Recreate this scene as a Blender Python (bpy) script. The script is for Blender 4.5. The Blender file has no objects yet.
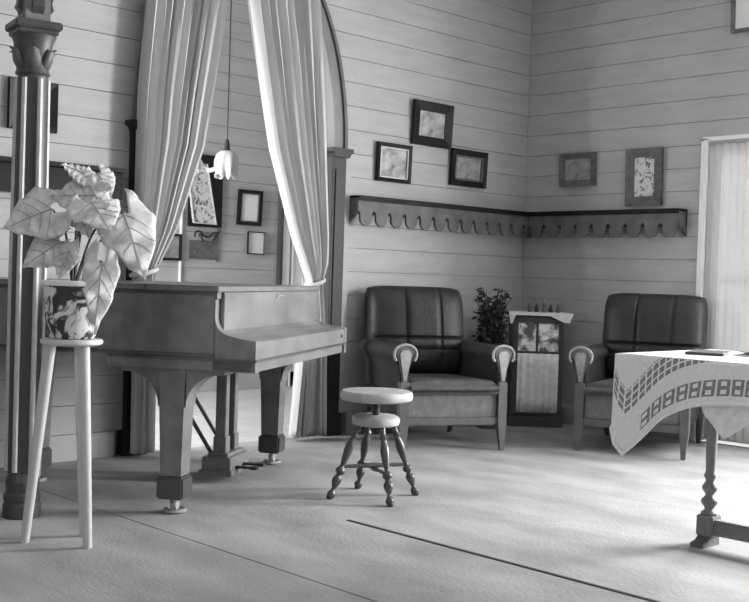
import bpy, bmesh, math, random
from mathutils import Vector, Matrix
random.seed(7)
sc = bpy.context.scene
C = sc.collection
PI = math.pi
sin, cos, rad = math.sin, math.cos, math.radians

# ------------------------------------------------------------------ camera
CAM = Vector((-6.378, -5.108, 0.97))
AZ, TILT, ROLL, FPX = rad(46.2), rad(1.2), rad(1.82), 1118.0
fwd0 = Vector((cos(AZ), sin(AZ), 0)); rgt0 = Vector((sin(AZ), -cos(AZ), 0))
fwd = fwd0*cos(TILT) - Vector((0, 0, sin(TILT)))
up0 = fwd0*sin(TILT) + Vector((0, 0, cos(TILT)))
cr = rgt0*cos(ROLL) + up0*sin(ROLL)
cu = up0*cos(ROLL) - rgt0*sin(ROLL)
cd = bpy.data.cameras.new('camera'); cam = bpy.data.objects.new('camera', cd); C.objects.link(cam)
cd.sensor_width = 36; cd.lens = FPX/749*36; cd.clip_start = .05
cam.matrix_world = Matrix(((cr.x, cu.x, -fwd.x, CAM.x), (cr.y, cu.y, -fwd.y, CAM.y), (cr.z, cu.z, -fwd.z, CAM.z), (0, 0, 0, 1)))
sc.camera = cam

# ------------------------------------------------------------------ world, daylight, exposure
w = bpy.data.worlds.new('sky'); sc.world = w; w.use_nodes = True
w.node_tree.nodes['Background'].inputs[0].default_value = (.9, .9, .9, 1)
w.node_tree.nodes['Background'].inputs[1].default_value = 0.9
def area(name, loc, aim, sx, sy, power):
    l = bpy.data.lights.new(name, 'AREA'); l.shape = 'RECTANGLE'; l.size = sx; l.size_y = sy; l.energy = power
    o = bpy.data.objects.new(name, l); C.objects.link(o); o.location = loc
    d = Vector(aim) - Vector(loc); o.rotation_euler = d.to_track_quat('-Z', 'Y').to_euler(); return o
# daylight entering through the openings of the window wall, and the far room's own window
area('daylight_door', (.09, -2.31, 1.25), (-3, -2.31, 1.2), .54, 1.2, 50)
area('daylight_window', (.30, -3.95, 1.45), (-3, -3.95, 1.3), 1.3, 1.6, 680)
area('daylight_window_second', (.30, -5.75, 1.45), (-3, -5.75, 1.3), 1.1, 1.6, 100)
area('side_fill', (-7.75, -3.3, 1.55), (-3, -2.6, 1.0), 1.2, 1.5, 28)  # added fill from the unseen left side, brightens the window wall and plant
area('daylight_far_room', (-4.85, 1.25, 1.5), (-1, 1.6, 1.2), 1.2, 1.4, 200)
vs = sc.view_settings
vs.view_transform = 'Standard'; vs.look = 'None'; vs.gamma = 1; vs.use_curve_mapping = False; vs.exposure = 0.0

# ------------------------------------------------------------------ materials (all grey: the photograph is black and white)
def mat(name, g, rough=.6, spec=.3, noise=0., nscale=20., stretch=(1, 1, 1), bump=0., bscale=60., coords='Object', grain=.0, trans=0.):
    m = bpy.data.materials.new(name); m.use_nodes = True; nt = m.node_tree; b = nt.nodes['Principled BSDF']
    b.inputs['Base Color'].default_value = (g, g, g*.985, 1); b.inputs['Roughness'].default_value = rough
    b.inputs['Specular IOR Level'].default_value = spec
    if noise or bump or grain:
        tc = nt.nodes.new('ShaderNodeTexCoord'); mp = nt.nodes.new('ShaderNodeMapping'); nt.links.new(tc.outputs[coords], mp.inputs[0])
        mp.inputs['Scale'].default_value = stretch
    if noise or grain:
        n = nt.nodes.new('ShaderNodeTexNoise'); n.inputs['Scale'].default_value = nscale; n.inputs['Detail'].default_value = 6
        nt.links.new(mp.outputs[0], n.inputs['Vector'])
        mr = nt.nodes.new('ShaderNodeMapRange'); mr.inputs['From Min'].default_value = .25; mr.inputs['From Max'].default_value = .75
        mr.inputs['To Min'].default_value = max(0, g*(1-noise)); mr.inputs['To Max'].default_value = min(1, g*(1+noise))
        nt.links.new(n.outputs['Fac'], mr.inputs['Value']); out = mr.outputs[0]
        if grain:
            n2 = nt.nodes.new('ShaderNodeTexNoise'); n2.inputs['Scale'].default_value = 260; n2.inputs['Detail'].default_value = 2
            nt.links.new(tc.outputs[coords], n2.inputs['Vector'])
            m2 = nt.nodes.new('ShaderNodeMapRange'); m2.inputs['From Min'].default_value = .3; m2.inputs['From Max'].default_value = .7
            m2.inputs['To Min'].default_value = 1-grain; m2.inputs['To Max'].default_value = 1+grain
            nt.links.new(n2.outputs['Fac'], m2.inputs['Value'])
            mu = nt.nodes.new('ShaderNodeMath'); mu.operation = 'MULTIPLY'; nt.links.new(out, mu.inputs[0]); nt.links.new(m2.outputs[0], mu.inputs[1]); out = mu.outputs[0]
        nt.links.new(out, b.inputs['Base Color'])
    if bump:
        n3 = nt.nodes.new('ShaderNodeTexNoise'); n3.inputs['Scale'].default_value = bscale; nt.links.new(mp.outputs[0], n3.inputs['Vector'])
        bp = nt.nodes.new('ShaderNodeBump'); bp.inputs['Strength'].default_value = bump; bp.inputs['Distance'].default_value = .01
        nt.links.new(n3.outputs['Fac'], bp.inputs['Height']); nt.links.new(bp.outputs[0], b.inputs['Normal'])
    if trans:
        tr = nt.nodes.new('ShaderNodeBsdfTranslucent'); tr.inputs[0].default_value = (g, g, g, 1)
        mx = nt.nodes.new('ShaderNodeMixShader'); mx.inputs[0].default_value = trans
        nt.links.new(b.outputs[0], mx.inputs[1]); nt.links.new(tr.outputs[0], mx.inputs[2])
        nt.links.new(mx.outputs[0], nt.nodes['Material Output'].inputs['Surface'])
    return m
M = {}
M['wall'] = mat('painted_boards', .39, .6, .25, .10, 3, (1, 1, 6), .15, 30, grain=.10)
M['wall_core'] = mat('wall_core', .28, .9, .1)
M['far_wall'] = mat('far_room_boards', .40, .6, .25, .10, 3, (1, 1, 6), grain=.10)
M['ceiling'] = mat('ceiling_paint', .6, .8, .1, .06, 4)
M['white_paint'] = mat('white_paint', .78, .5, .3, .05, 6, grain=.05)
M['base_paint'] = mat('baseboard_paint', .40, .6, .2, .08, 6, grain=.08)
M['matting'] = mat('floor_matting', .32, .75, .2, .32, 4.0, (1, .5, 1), .25, 90, grain=.16)
M['subfloor'] = mat('dark_subfloor', .06, .9, .1)
M['far_floor'] = mat('far_room_matting', .5, .8, .2, .12, 4, grain=.1)
M['dark_wood'] = mat('dark_wood', .060, .45, .4, .35, 7, (1, 1, .15), grain=.15)
M['mid_wood'] = mat('mid_wood', .115, .5, .3, .3, 8, (1, 1, .15), grain=.12)
M['arch_wood'] = mat('arch_wood', .17, .55, .25, .3, 9, (1, 1, .2), grain=.12)
M['reed'] = mat('pale_reed', .46, .4, .4, .15, 20)
M['pale_wood'] = mat('pale_wood', .38, .5, .3, .25, 12, (1, 1, .2), grain=.1)
M['wall_dark'] = mat('bounce_damping_wall', .10, .7, .2, .3, 4)  # unseen walls toned dark to cut bounce light on the piano's shaded side
M['piano'] = mat('piano_veneer', .165, .36, .5, .30, 4, (1, 3, 3), grain=.08)
M['piano_dark'] = mat('piano_moulding', .045, .4, .8)
M['stool_leg'] = mat('stool_leg_wood', .065, .35, .5, .3, 12, (1, 1, .2))
M['black_shelf'] = mat('black_shelf', .010, .6, .2, .3, 9, grain=.2)
M['table_wood'] = mat('table_wood', .19, .5, .3, .25, 10, (1, 1, .2), grain=.12)
M['pilaster'] = mat('pilaster_wood', .022, .5, .3, .3, 9, (1, 1, .2), grain=.2)
M['brass'] = mat('dull_brass', .35, .35, .6)
M['iron'] = mat('black_iron', .03, .5, .4)
M['curtain'] = mat('curtain_cloth', .58, .9, .1, .08, 30, (1, 1, .08), .2, 200, grain=.06, trans=.12)
M['sheer'] = mat('sheer_curtain', .85, .9, .1, trans=.55)
M['shelf'] = mat('shelf_wood', .10, .55, .3, .35, 10, (1, 1, 1), grain=.15)
M['frame_black'] = mat('black_frame', .009, .45, .25, .3, 30)
M['frame_grey'] = mat('grey_frame', .11, .5, .3, .4, 30, grain=.2)
M['gilt'] = mat('pale_gilt', .5, .35, .5)
M['leather'] = mat('dark_leather', .022, .5, .3, .3, 12, bump=.25, bscale=40, grain=.15)
M['seat_cloth'] = mat('seat_cloth', .075, .7, .3, .35, 25, grain=.25)
M['apron_cloth'] = mat('apron_cloth', .16, .8, .2, .25, 22, grain=.25)
M['fan_cloth'] = mat('fan_cloth', .30, .7, .2, .2, 30, grain=.15)
M['chair_wood'] = mat('chair_wood', .11, .5, .35, .2, 20, grain=.12)
M['stand_white'] = mat('stand_paint', .5, .5, .3, .06, 20)
M['leaf'] = mat('pale_leaf', .68, .5, .3, .42, 26, bump=.2, bscale=30, trans=.3)
M['vein'] = mat('leaf_vein', .32, .6, .2)
M['stem'] = mat('dark_stem', .05, .5, .3)
M['soil'] = mat('soil', .04, .9, .1, .4, 40)
M['glass'] = mat('milk_glass', .82, .25, .5, trans=.35)
M['cab_glass'] = mat('cabinet_glass', .25, .12, .7)
M['linen'] = mat('white_linen', .74, .85, .15, .08, 30, grain=.08)
M['cab_curtain'] = mat('cabinet_curtain', .8, .9, .1, .15, 30, grain=.1)
M['paper'] = mat('paper', .72, .8, .1, .04, 20)
M['book'] = mat('book_cover', .08, .6, .3)
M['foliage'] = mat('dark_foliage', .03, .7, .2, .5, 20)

def pattern_mat(name, lo, hi, scale, thr, soft=.06, dist=1.5, kind='noise', rough=.6):
    """two-tone printed pattern"""
    m = bpy.data.materials.new(name); m.use_nodes = True; nt = m.node_tree; b = nt.nodes['Principled BSDF']
    b.inputs['Roughness'].default_value = rough
    tc = nt.nodes.new('ShaderNodeTexCoord')
    if kind == 'noise':
        n = nt.nodes.new('ShaderNodeTexNoise'); n.inputs['Scale'].default_value = scale; n.inputs['Detail'].default_value = 4; n.inputs['Distortion'].default_value = dist; o = n.outputs['Fac']
    else:
        n = nt.nodes.new('ShaderNodeTexVoronoi'); n.inputs['Scale'].default_value = scale; o = n.outputs['Distance']
    nt.links.new(tc.outputs['Object'], n.inputs['Vector'])
    mr = nt.nodes.new('ShaderNodeMapRange'); mr.inputs['From Min'].default_value = thr-soft; mr.inputs['From Max'].default_value = thr+soft
    mr.inputs['To Min'].default_value = lo; mr.inputs['To Max'].default_value = hi
    nt.links.new(o, mr.inputs['Value']); nt.links.new(mr.outputs[0], b.inputs['Base Color'])
    return m
M['pot'] = pattern_mat('flower_pot_glaze', .035, .66, 17, .50, .05, 1.6, rough=.35)
M['print_a'] = pattern_mat('print_landscape', .10, .50, 14, .50, .22, .6)
M['print_b'] = pattern_mat('print_landscape_dim', .14, .36, 18, .50, .22, .6)
M['print_c'] = pattern_mat('print_blank', .6, .8, 3, .5, .3, .2)
M['embroidery'] = pattern_mat('embroidery', .10, .60, 24, .44, .06, 1.2)
M['cab_print'] = pattern_mat('cabinet_print', .12, .95, 13, .47, .08, .8)

# lace insertion: light cloth with dark open squares, UV u counts squares, v 0..1 from top to hem
def lace_mat():
    m = bpy.data.materials.new('lace_insertion'); m.use_nodes = True; nt = m.node_tree; b = nt.nodes['Principled BSDF']; b.inputs['Roughness'].default_value = .85
    uv = nt.nodes.new('ShaderNodeTexCoord'); sp = nt.nodes.new('ShaderNodeSeparateXYZ'); nt.links.new(uv.outputs['UV'], sp.inputs[0])
    def mth(op, a, bb=None, c=None):
        n = nt.nodes.new('ShaderNodeMath'); n.operation = op
        for i, x in enumerate((a, bb, c)):
            if x is None: continue
            if isinstance(x, (int, float)): n.inputs[i].default_value = x
            else: nt.links.new(x, n.inputs[i])
        return n.outputs[0]
    fu = mth('FRACT', sp.outputs[0]); fv = sp.outputs[1]
    du = mth('ABSOLUTE', mth('SUBTRACT', fu, .5))
    # two bands of open squares, measured in metres up from the hem; the corner point itself is plain
    b1 = mth('MULTIPLY', mth('GREATER_THAN', fv, .026), mth('LESS_THAN', fv, .082))
    b2 = mth('MULTIPLY', mth('GREATER_THAN', fv, .145), mth('LESS_THAN', fv, .230))
    plain = mth('MULTIPLY', mth('LESS_THAN', mth('ABSOLUTE', sp.outputs[0]), 1.25), mth('LESS_THAN', fv, .13))
    band = mth('MULTIPLY', b1, mth('SUBTRACT', 1.0, plain))
    sq = mth('LESS_THAN', du, .43)
    vv = mth('ABSOLUTE', mth('SUBTRACT', mth('FRACT', mth('MULTIPLY', mth('SUBTRACT', fv, .026), 35.7)), .5))
    hole = mth('MULTIPLY', mth('LESS_THAN', du, .20), mth('LESS_THAN', vv, .27))
    du2 = mth('ABSOLUTE', mth('SUBTRACT', mth('FRACT', mth('MULTIPLY', sp.outputs[0], 2.0)), .5))
    lattice = mth('MULTIPLY', mth('MULTIPLY', b2, mth('LESS_THAN', du2, .38)), mth('LESS_THAN', vv, .38))
    dark = mth('MAXIMUM', lattice, mth('MULTIPLY', mth('MULTIPLY', band, sq), mth('SUBTRACT', 1.0, hole)))
    nz = nt.nodes.new('ShaderNodeTexNoise'); nz.inputs['Scale'].default_value = 120; nt.links.new(uv.outputs['Object'], nz.inputs['Vector'])
    lo = mth('MULTIPLY_ADD', nz.outputs['Fac'], .30, .07); hi = mth('MULTIPLY_ADD', nz.outputs['Fac'], .3, .60)
    mx = nt.nodes.new('ShaderNodeMix'); mx.data_type = 'FLOAT'; nt.links.new(dark, mx.inputs[0]); nt.links.new(hi, mx.inputs[2]); nt.links.new(lo, mx.inputs[3])
    nt.links.new(mx.outputs[0], b.inputs['Base Color'])
    return m
M['lace'] = lace_mat()

# ------------------------------------------------------------------ mesh helpers
def NB(): return bmesh.new()
def box(bm, x0, x1, y0, y1, z0, z1, bev=0):
    vs_ = [bm.verts.new(p) for p in ((x0, y0, z0), (x1, y0, z0), (x1, y1, z0), (x0, y1, z0), (x0, y0, z1), (x1, y0, z1), (x1, y1, z1), (x0, y1, z1))]
    fs = [bm.faces.new([vs_[i] for i in f]) for f in ((3, 2, 1, 0), (4, 5, 6, 7), (0, 1, 5, 4), (1, 2, 6, 5), (2, 3, 7, 6), (3, 0, 4, 7))]
    if bev:
        es = set(e for f in fs for e in f.edges)
        bmesh.ops.bevel(bm, geom=list(es), offset=bev, segments=2, affect='EDGES', clamp_overlap=True)
    return bm
def prism(bm, pts, axis, a0, a1):
    """extrude polygon pts (2D) along axis ('x': pts=(y,z), 'y': pts=(x,z), 'z': pts=(x,y))"""
    def P(p, a):
        return (a, p[0], p[1]) if axis == 'x' else (p[0], a, p[1]) if axis == 'y' else (p[0], p[1], a)
    A = [bm.verts.new(P(p, a0)) for p in pts]; B = [bm.verts.new(P(p, a1)) for p in pts]; n = len(pts)
    bm.faces.new(A); bm.faces.new(B[::-1])
    for i in range(n): bm.faces.new((A[i], A[(i+1) % n], B[(i+1) % n], B[i]))
    bm.normal_update()
    return bm
def lathe(bm, prof, seg=20, cx=0, cy=0, mtx=None, a0=0.):
    rings = []
    for r, z in prof:
        if r < 1e-5: rings.append([bm.verts.new((cx, cy, z))])
        else: rings.append([bm.verts.new((cx+r*cos(a0+2*PI*i/seg), cy+r*sin(a0+2*PI*i/seg), z)) for i in range(seg)])
    for a, b in zip(rings, rings[1:]):
        if len(a) == 1 and len(b) == 1: continue
        for i in range(seg):
            j = (i+1) % seg
            if len(a) == 1: bm.faces.new((a[0], b[i], b[j]))
            elif len(b) == 1: bm.faces.new((a[i], a[j], b[0]))
            else: bm.faces.new((a[i], a[j], b[j], b[i]))
    for r in (rings[0], rings[-1]):
        if len(r) > 2:
            try: bm.faces.new(r)
            except ValueError: pass
    if mtx is not None:
        vs_ = [v for r in rings for v in r]; bmesh.ops.transform(bm, matrix=mtx, verts=vs_)
    return bm
def turned(prof, n_=3):
    return [(max(p.x, .0005), p.y) for p in catmull([Vector(q) for q in prof], n_)]
def frame_at(p, q):
    """matrix taking +Z axis segment to p->q (unit length scale kept)"""
    p = Vector(p); q = Vector(q); d = (q-p)
    return Matrix.Translation(p) @ d.to_track_quat('Z', 'Y').to_matrix().to_4x4()
def tube(bm, pts, rs, seg=8):
    pts = [Vector(p) for p in pts]
    if isinstance(rs, (int, float)): rs = [rs]*len(pts)
    rings = []
    t0 = (pts[1]-pts[0]).normalized(); n = t0.orthogonal().normalized()
    for i, p in enumerate(pts):
        t = (pts[min(i+1, len(pts)-1)]-pts[max(i-1, 0)]).normalized()
        n = (n - t*n.dot(t)).normalized(); b = t.cross(n)
        rings.append([bm.verts.new(p+(n*cos(2*PI*k/seg)+b*sin(2*PI*k/seg))*rs[i]) for k in range(seg)])
    for a, b in zip(rings, rings[1:]):
        for k in range(seg): bm.faces.new((a[k], a[(k+1) % seg], b[(k+1) % seg], b[k]))
    bm.faces.new(rings[0][::-1]); bm.faces.new(rings[-1])
    return bm
def grid(bm, fn, nu, nv, uvfn=None):
    V = [[bm.verts.new(fn(i/nu, j/nv)) for j in range(nv+1)] for i in range(nu+1)]
    lay = bm.loops.layers.uv.verify() if uvfn else None
    for i in range(nu):
        for j in range(nv):
            f = bm.faces.new((V[i][j], V[i+1][j], V[i+1][j+1], V[i][j+1]))
            if uvfn:
                for l, (a, b) in zip(f.loops, ((i, j), (i+1, j), (i+1, j+1), (i, j+1))): l[lay].uv = uvfn(a/nu, b/nv)
    return bm
def catmull(pts, n=8):
    out = []; P = [Vector(p) for p in pts]; P = [P[0]*2-P[1]]+P+[P[-1]*2-P[-2]]
    for i in range(1, len(P)-2):
        for k in range(n):
            t = k/n; a, b, c, d = P[i-1:i+3]
            out.append(.5*((2*b)+(c-a)*t+(2*a-5*b+4*c-d)*t*t+(3*b-a-3*c+d)*t**3))
    out.append(P[-2]); return out
def obj(name, bm, m, parent=None, smooth=False, solid=0, loc=None):
    bmesh.ops.recalc_face_normals(bm, faces=bm.faces) if not solid else None
    me = bpy.data.meshes.new(name); bm.to_mesh(me); bm.free()
    me.materials.append(M[m] if isinstance(m, str) else m)
    if smooth:
        for p in me.polygons: p.use_smooth = True
        try: me.set_sharp_from_angle(angle=rad(42))
        except Exception: pass
    o = bpy.data.objects.new(name, me); C.objects.link(o)
    if parent: o.parent = parent
    if loc: o.location = loc
    if solid:
        md = o.modifiers.new('thickness', 'SOLIDIFY'); md.thickness = solid; md.offset = 0
    return o
def inst(name, src, parent, loc=(0, 0, 0), rot=(0, 0, 0), scale=None):
    o = bpy.data.objects.new(name, src.data); C.objects.link(o); o.parent = parent; o.location = loc; o.rotation_euler = rot
    if scale: o.scale = scale
    return o
def tag(o, label, cat, group=None):
    o['label'] = label; o['category'] = cat
    if group: o['group'] = group
    return o
def thing(name, label, cat, loc=(0, 0, 0), rz=0, group=None):
    o = bpy.data.objects.new(name, None); C.objects.link(o); o.location = loc; o.rotation_euler = (0, 0, rz); o.empty_display_size = .1
    return tag(o, label, cat, group)
def struct(name, bm, m, **k):
    o = obj(name, bm, m, **k); o['kind'] = 'structure'; return o
def dup(root, loc, rz, label):
    r = root.copy(); C.objects.link(r); r.location = loc; r.rotation_euler = (0, 0, rz); r['label'] = label
    for ch in list(root.children):
        c_ = ch.copy(); C.objects.link(c_); c_.parent = r
        for g in list(ch.children):
            d = g.copy(); C.objects.link(d); d.parent = c_
    return r
def lerp(a, b, t): return a+(b-a)*t
def interp(tab, x):
    for (x0, y0), (x1, y1) in zip(tab, tab[1:]):
        if x <= x1: return lerp(y0, y1, max(0, (x-x0)/(x1-x0)))
    return tab[-1][1]

# ------------------------------------------------------------------ the room
HC = 3.3                      # ceiling height
XL, YF = -7.6, -7.0           # left and front ends of the room
ACX, AZ0, AA, AB = -2.535, 1.745, .69, 1.17   # arch: centre, spring height, middle of the casing half width / rise
def arch_x(z):
    if z <= AZ0: return AA
    t = (z-AZ0)/AB
    return AA*math.sqrt(max(0, 1-t*t))
PITCH, ZB = .1455, .130
rows = []
z = ZB
while z < HC: rows.append((z, min(z+PITCH, HC))); z += PITCH

# --- wall_back (with the arch): core slabs and separate boards
core = NB()
box(core, XL, ACX-AA, .02, .12, 0, AZ0); box(core, ACX+AA, .12, .02, .12, 0, AZ0)
zz = [AZ0+i*(AB/24) for i in range(25)]
for a, b in zip(zz, zz[1:]):
    xa, xb = arch_x(a), arch_x(b)
    prism(core, [(XL, a), (ACX-xa, a), (ACX-xb, b), (XL, b)], 'y', .02, .12)
    prism(core, [(ACX+xa, a), (.12, a), (.12, b), (ACX+xb, b)], 'y', .02, .12)
box(core, XL, .12, .02, .12, AZ0+AB, HC)
wall_back = struct('wall_back', core, 'wall_core')
G = .0017
def board_poly(x0a, x1a, x0b, x1b, z0, z1, parent, m='wall', y0=0., y1=.02):
    bm = NB(); prism(bm, [(x0a, z0+G), (x1a, z0+G), (x1b, z1-G), (x0b, z1-G)], 'y', y0+random.uniform(0, .002), y1)
    return obj('board', bm, m, parent)
XBL = -4.6
for a, b in rows:
    xa, xb = arch_x(a), arch_x(b)
    if a >= AZ0+AB-.02:
        board_poly(XBL, 0, XBL, 0, a, b, wall_back); continue
    board_poly(XBL, ACX-xa, XBL, ACX-xb, a, b, wall_back)
    board_poly(ACX+xa, 0, ACX+xb, 0, a, b, wall_back)
bm = NB(); box(bm, XL, XBL-.002, 0, .02, 0, HC); obj('plain_panel', bm, 'wall', wall_back)
for nm, x0, x1 in (('baseboard_back_left', XL, -3.335), ('baseboard_back_right', -1.70, 0)):
    bm = NB(); prism(bm, [(0, 0), (-.022, 0), (-.022, .105), (-.012, .128), (0, .130)], 'x', x0, x1)
    struct(nm, bm, 'base_paint')

# --- wall_right (window wall): french door and two windows
OP = [(-2.61, -1.44, 0, 1.90), (-4.6, -3.3, .65, 2.25), (-6.3, -5.2, .65, 2.25)]
core = NB(); x0, x1 = .02, .12
box(core, x0, x1, -1.44, .12, 0, HC); box(core, x0, x1, -2.61, -1.44, 1.90, HC)
box(core, x0, x1, -3.3, -2.61, 0, HC)
box(core, x0, x1, -4.6, -3.3, 0, .65); box(core, x0, x1, -4.6, -3.3, 2.25, HC); box(core, x0, x1, -5.2, -4.6, 0, HC)
box(core, x0, x1, -6.3, -5.2, 0, .65); box(core, x0, x1, -6.3, -5.2, 2.25, HC); box(core, x0, x1, YF-.1, -6.3, 0, HC)
wall_right = struct('wall_right', core, 'wall_core')
for a, b in rows:
    y0 = -2.7 if a > 1.86 else -1.44
    bm = NB(); box(bm, random.uniform(0, .002), .02, y0, 0, a+G, b-G); obj('board', bm, 'wall', wall_right)
for (y0, y1, z0, z1) in ((-3.3, -2.66, 0, HC), (-5.2, -4.6, 0, HC), (YF, -6.3, 0, HC), (-4.6, -3.3, 0, .65), (-4.6, -3.3, 2.25, HC), (-6.3, -5.2, 0, .65), (-6.3, -5.2, 2.25, HC)):
    bm = NB(); box(bm, 0, .02, y0, y1-.001, z0, z1); obj('plain_panel', bm, 'wall', wall_right)
bm = NB(); prism(bm, [(0, 0), (-.022, 0), (-.022, .105), (-.012, .128), (0, .130)], 'y', -1.41, 0)
struct('baseboard_right', bm, 'base_paint')
# french door casing and sheer curtain
dc = NB()
for y0, y1 in ((-1.452, -1.412), (-2.64, -2.60)):
    box(dc, -.025, .0, y0, y1, 0, 1.91)
    box(dc, -.032, -.025, y0+.008, y0+.018, 0, 1.905)
box(dc, -.025, 0, -2.64, -1.412, 1.895, 1.918)
trim1 = struct('trim_1', dc, 'white_paint')
door = NB()
for y0, y1 in ((-1.53, -1.445), (-2.025, -1.94)): box(door, .03, .07, y0, y1, .02, 1.885)
for y0, y1 in ((-1.945, -1.525),):
    box(door, .03, .07, y0, y1, .02, .28); box(door, .03, .07, y0, y1, 1.80, 1.885); box(door, .035, .065, y0, y1, 1.0, 1.03)
door1 = struct('door_1', door, 'white_paint')
leaf2 = NB()                  # the other leaf stands open to the outside
for x0, x1 in ((.125, .20), (.60, .675)): box(leaf2, x0, x1, -2.65, -2.61, .02, 1.885)
for z0, z1 in ((.02, .28), (1.0, 1.03), (1.80, 1.885)): box(leaf2, .20, .60, -2.65, -2.61, z0, z1)
struct('door_3', leaf2, 'white_paint')
bm = NB(); tube(bm, [(-.005, -1.985, .98), (-.005, -1.985, 1.06)], .012, 8); tube(bm, [(.03, -1.985, 1.02), (-.005, -1.985, 1.02)], .008, 8); obj('door_handle', bm, 'brass', door1)
bm = NB(); grid(bm, lambda u, v: (.015+.009*sin(u*62)+.004*sin(u*23), lerp(-1.95, -1.452, u), lerp(.03, 1.89, v)), 70, 4)
o = obj('sheer_curtain', bm, 'sheer', None, smooth=True); tag(o, 'white sheer curtain hanging in the bright doorway at the right', 'curtain')
for i, (y0, y1, z0, z1) in enumerate(OP[1:]):
    f = NB()
    for a, b in ((y0, y0+.06), (y1-.06, y1), ((y0+y1)/2-.02, (y0+y1)/2+.02)): box(f, .03, .09, a, b, z0, z1)
    for a, b in ((z0, z0+.06), (z1-.06, z1), ((z0+z1)/2-.02, (z0+z1)/2+.02)): box(f, .032, .088, y0, y1, a, b)
    box(f, -.05, .02, y0-.05, y1+.05, z0-.04, z0)
    struct('window_%d' % (i+1), f, 'white_paint')

# --- the other walls, ceiling, floor
bm = NB()
for y0, y1, z0, z1 in ((YF-.1, -3.95, 0, HC), (-2.65, .12, 0, HC), (-3.95, -2.65, 0, .75), (-3.95, -2.65, 2.35, HC)): box(bm, XL-.1, XL, y0, y1, z0, z1)
struct('wall_left', bm, 'wall_dark')
f = NB()
for a, b in ((-3.95, -3.89), (-2.71, -2.65), (-3.32, -3.28)): box(f, XL-.08, XL-.03, a, b, .75, 2.35)
for a, b in ((.75, .81), (2.29, 2.35), (1.53, 1.57)): box(f, XL-.078, XL-.032, -3.95, -2.65, a, b)
struct('window_3', f, 'white_paint')  # unseen window, added as the opening for the side fill
bm = NB(); box(bm, XL, .12, YF-.1, YF, 0, HC); struct('wall_front', bm, 'wall_dark')
bm = NB(); box(bm, XL-.1, .12, YF-.1, .12, HC, HC+.1); struct('ceiling', bm, 'ceiling')
bm = NB(); box(bm, XL-.1, .12, YF-.1, .12, -.1, -.012); floor = struct('floor', bm, 'subfloor')
SW = .686                     # matting laid in strips along y; two seams gape
edges = [-4.05+k*SW for k in range(-6, 7)]
edges = [XL]+[e for e in edges if XL+.1 < e < -.1]+[0]
for a, b in zip(edges, edges[1:]):
    gl = .004 if abs(a+4.05) < .01 else .0002
    gr = .004 if abs(b+4.05) < .01 else .0002
    for y0, y1, g2 in (((YF, .02, .0002),)):
        l_ = g2 if abs(a+3.364) < .01 else gl; r_ = g2 if abs(b+3.364) < .01 else gr
        bm = NB(); box(bm, a+l_, b-r_, y0, y1, -.012, 0); obj('matting_strip', bm, 'matting', floor)
bm = NB(); prism(bm, [(-3.373, 0), (-3.355, 0), (-3.357, .003), (-3.371, .003)], 'y', -6.9, -1.852); obj('seam_binding', bm, 'subfloor', floor)

# --- far room seen through the arch
FY = 2.4
bm = NB(); box(bm, -5.2, 1.6, FY+.02, FY+.12, 0, HC); wf = struct('wall_far_back', bm, 'wall_core')
for a, b in rows:
    bm = NB(); box(bm, -2.6, 1.5, FY+random.uniform(0, .002), FY+.02, a+G, b-G); obj('board', bm, 'far_wall', wf)
bm = NB(); box(bm, -5.2, -2.602, FY, FY+.02, 0, HC); obj('plain_panel', bm, 'far_wall', wf)
bm = NB(); box(bm, -2.6, 1.5, FY-.02, FY, 0, .130); struct('baseboard_far', bm, 'base_paint')
bm = NB(); box(bm, 1.5, 1.6, .12, FY+.02, 0, HC); struct('wall_far_right', bm, 'far_wall')
bm = NB()
box(bm, -5.3, -5.2, .12, FY+.1, 0, .75); box(bm, -5.3, -5.2, .12, FY+.1, 2.25, HC); box(bm, -5.3, -5.2, .12, .6, .75, 2.25); box(bm, -5.3, -5.2, 1.9, FY+.1, .75, 2.25)
struct('wall_far_left', bm, 'far_wall')
bm = NB(); box(bm, -5.2, 1.5, .12, FY, HC, HC+.1); struct('ceiling_far', bm, 'ceiling')
bm = NB(); box(bm, -5.2, 1.5, .02, FY, -.1, -.002); struct('floor_far', bm, 'far_floor')
# doorway in the far room, right of the pictures
bm = NB(); box(bm, -.355, -.325, FY-.045, FY, 0, 2.05); struct('trim_2', bm, 'dark_wood')
bm = NB(); box(bm, -.322, -.235, FY-.03, FY, 0, 2.05); box(bm, -.205, -.19, FY-.03, FY, 0, 2.05); struct('trim_3', bm, 'white_paint')
bm = NB(); box(bm, -.19, .55, FY-.02, FY, .01, 2.03); box(bm, -.08, .2, FY-.028, FY-.02, 1.1, 1.9); box(bm, -.08, .2, FY-.028, FY-.02, .2, .95)
d2 = struct('door_2', bm, 'white_paint')
bm = NB(); lathe(bm, [(0, 0), (.012, .004), (.014, .03), (.026, .05), (.018, .065), (0, .068)], 10, mtx=frame_at((.49, FY-.02, 1.0), (.49, FY-.12, 1.0))); obj('door_knob', bm, 'brass', d2)
bm = NB(); box(bm, -1.347, -1.335, FY-.018, FY, .13, 1.75); struct('trim_4', bm, 'white_paint')

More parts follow.
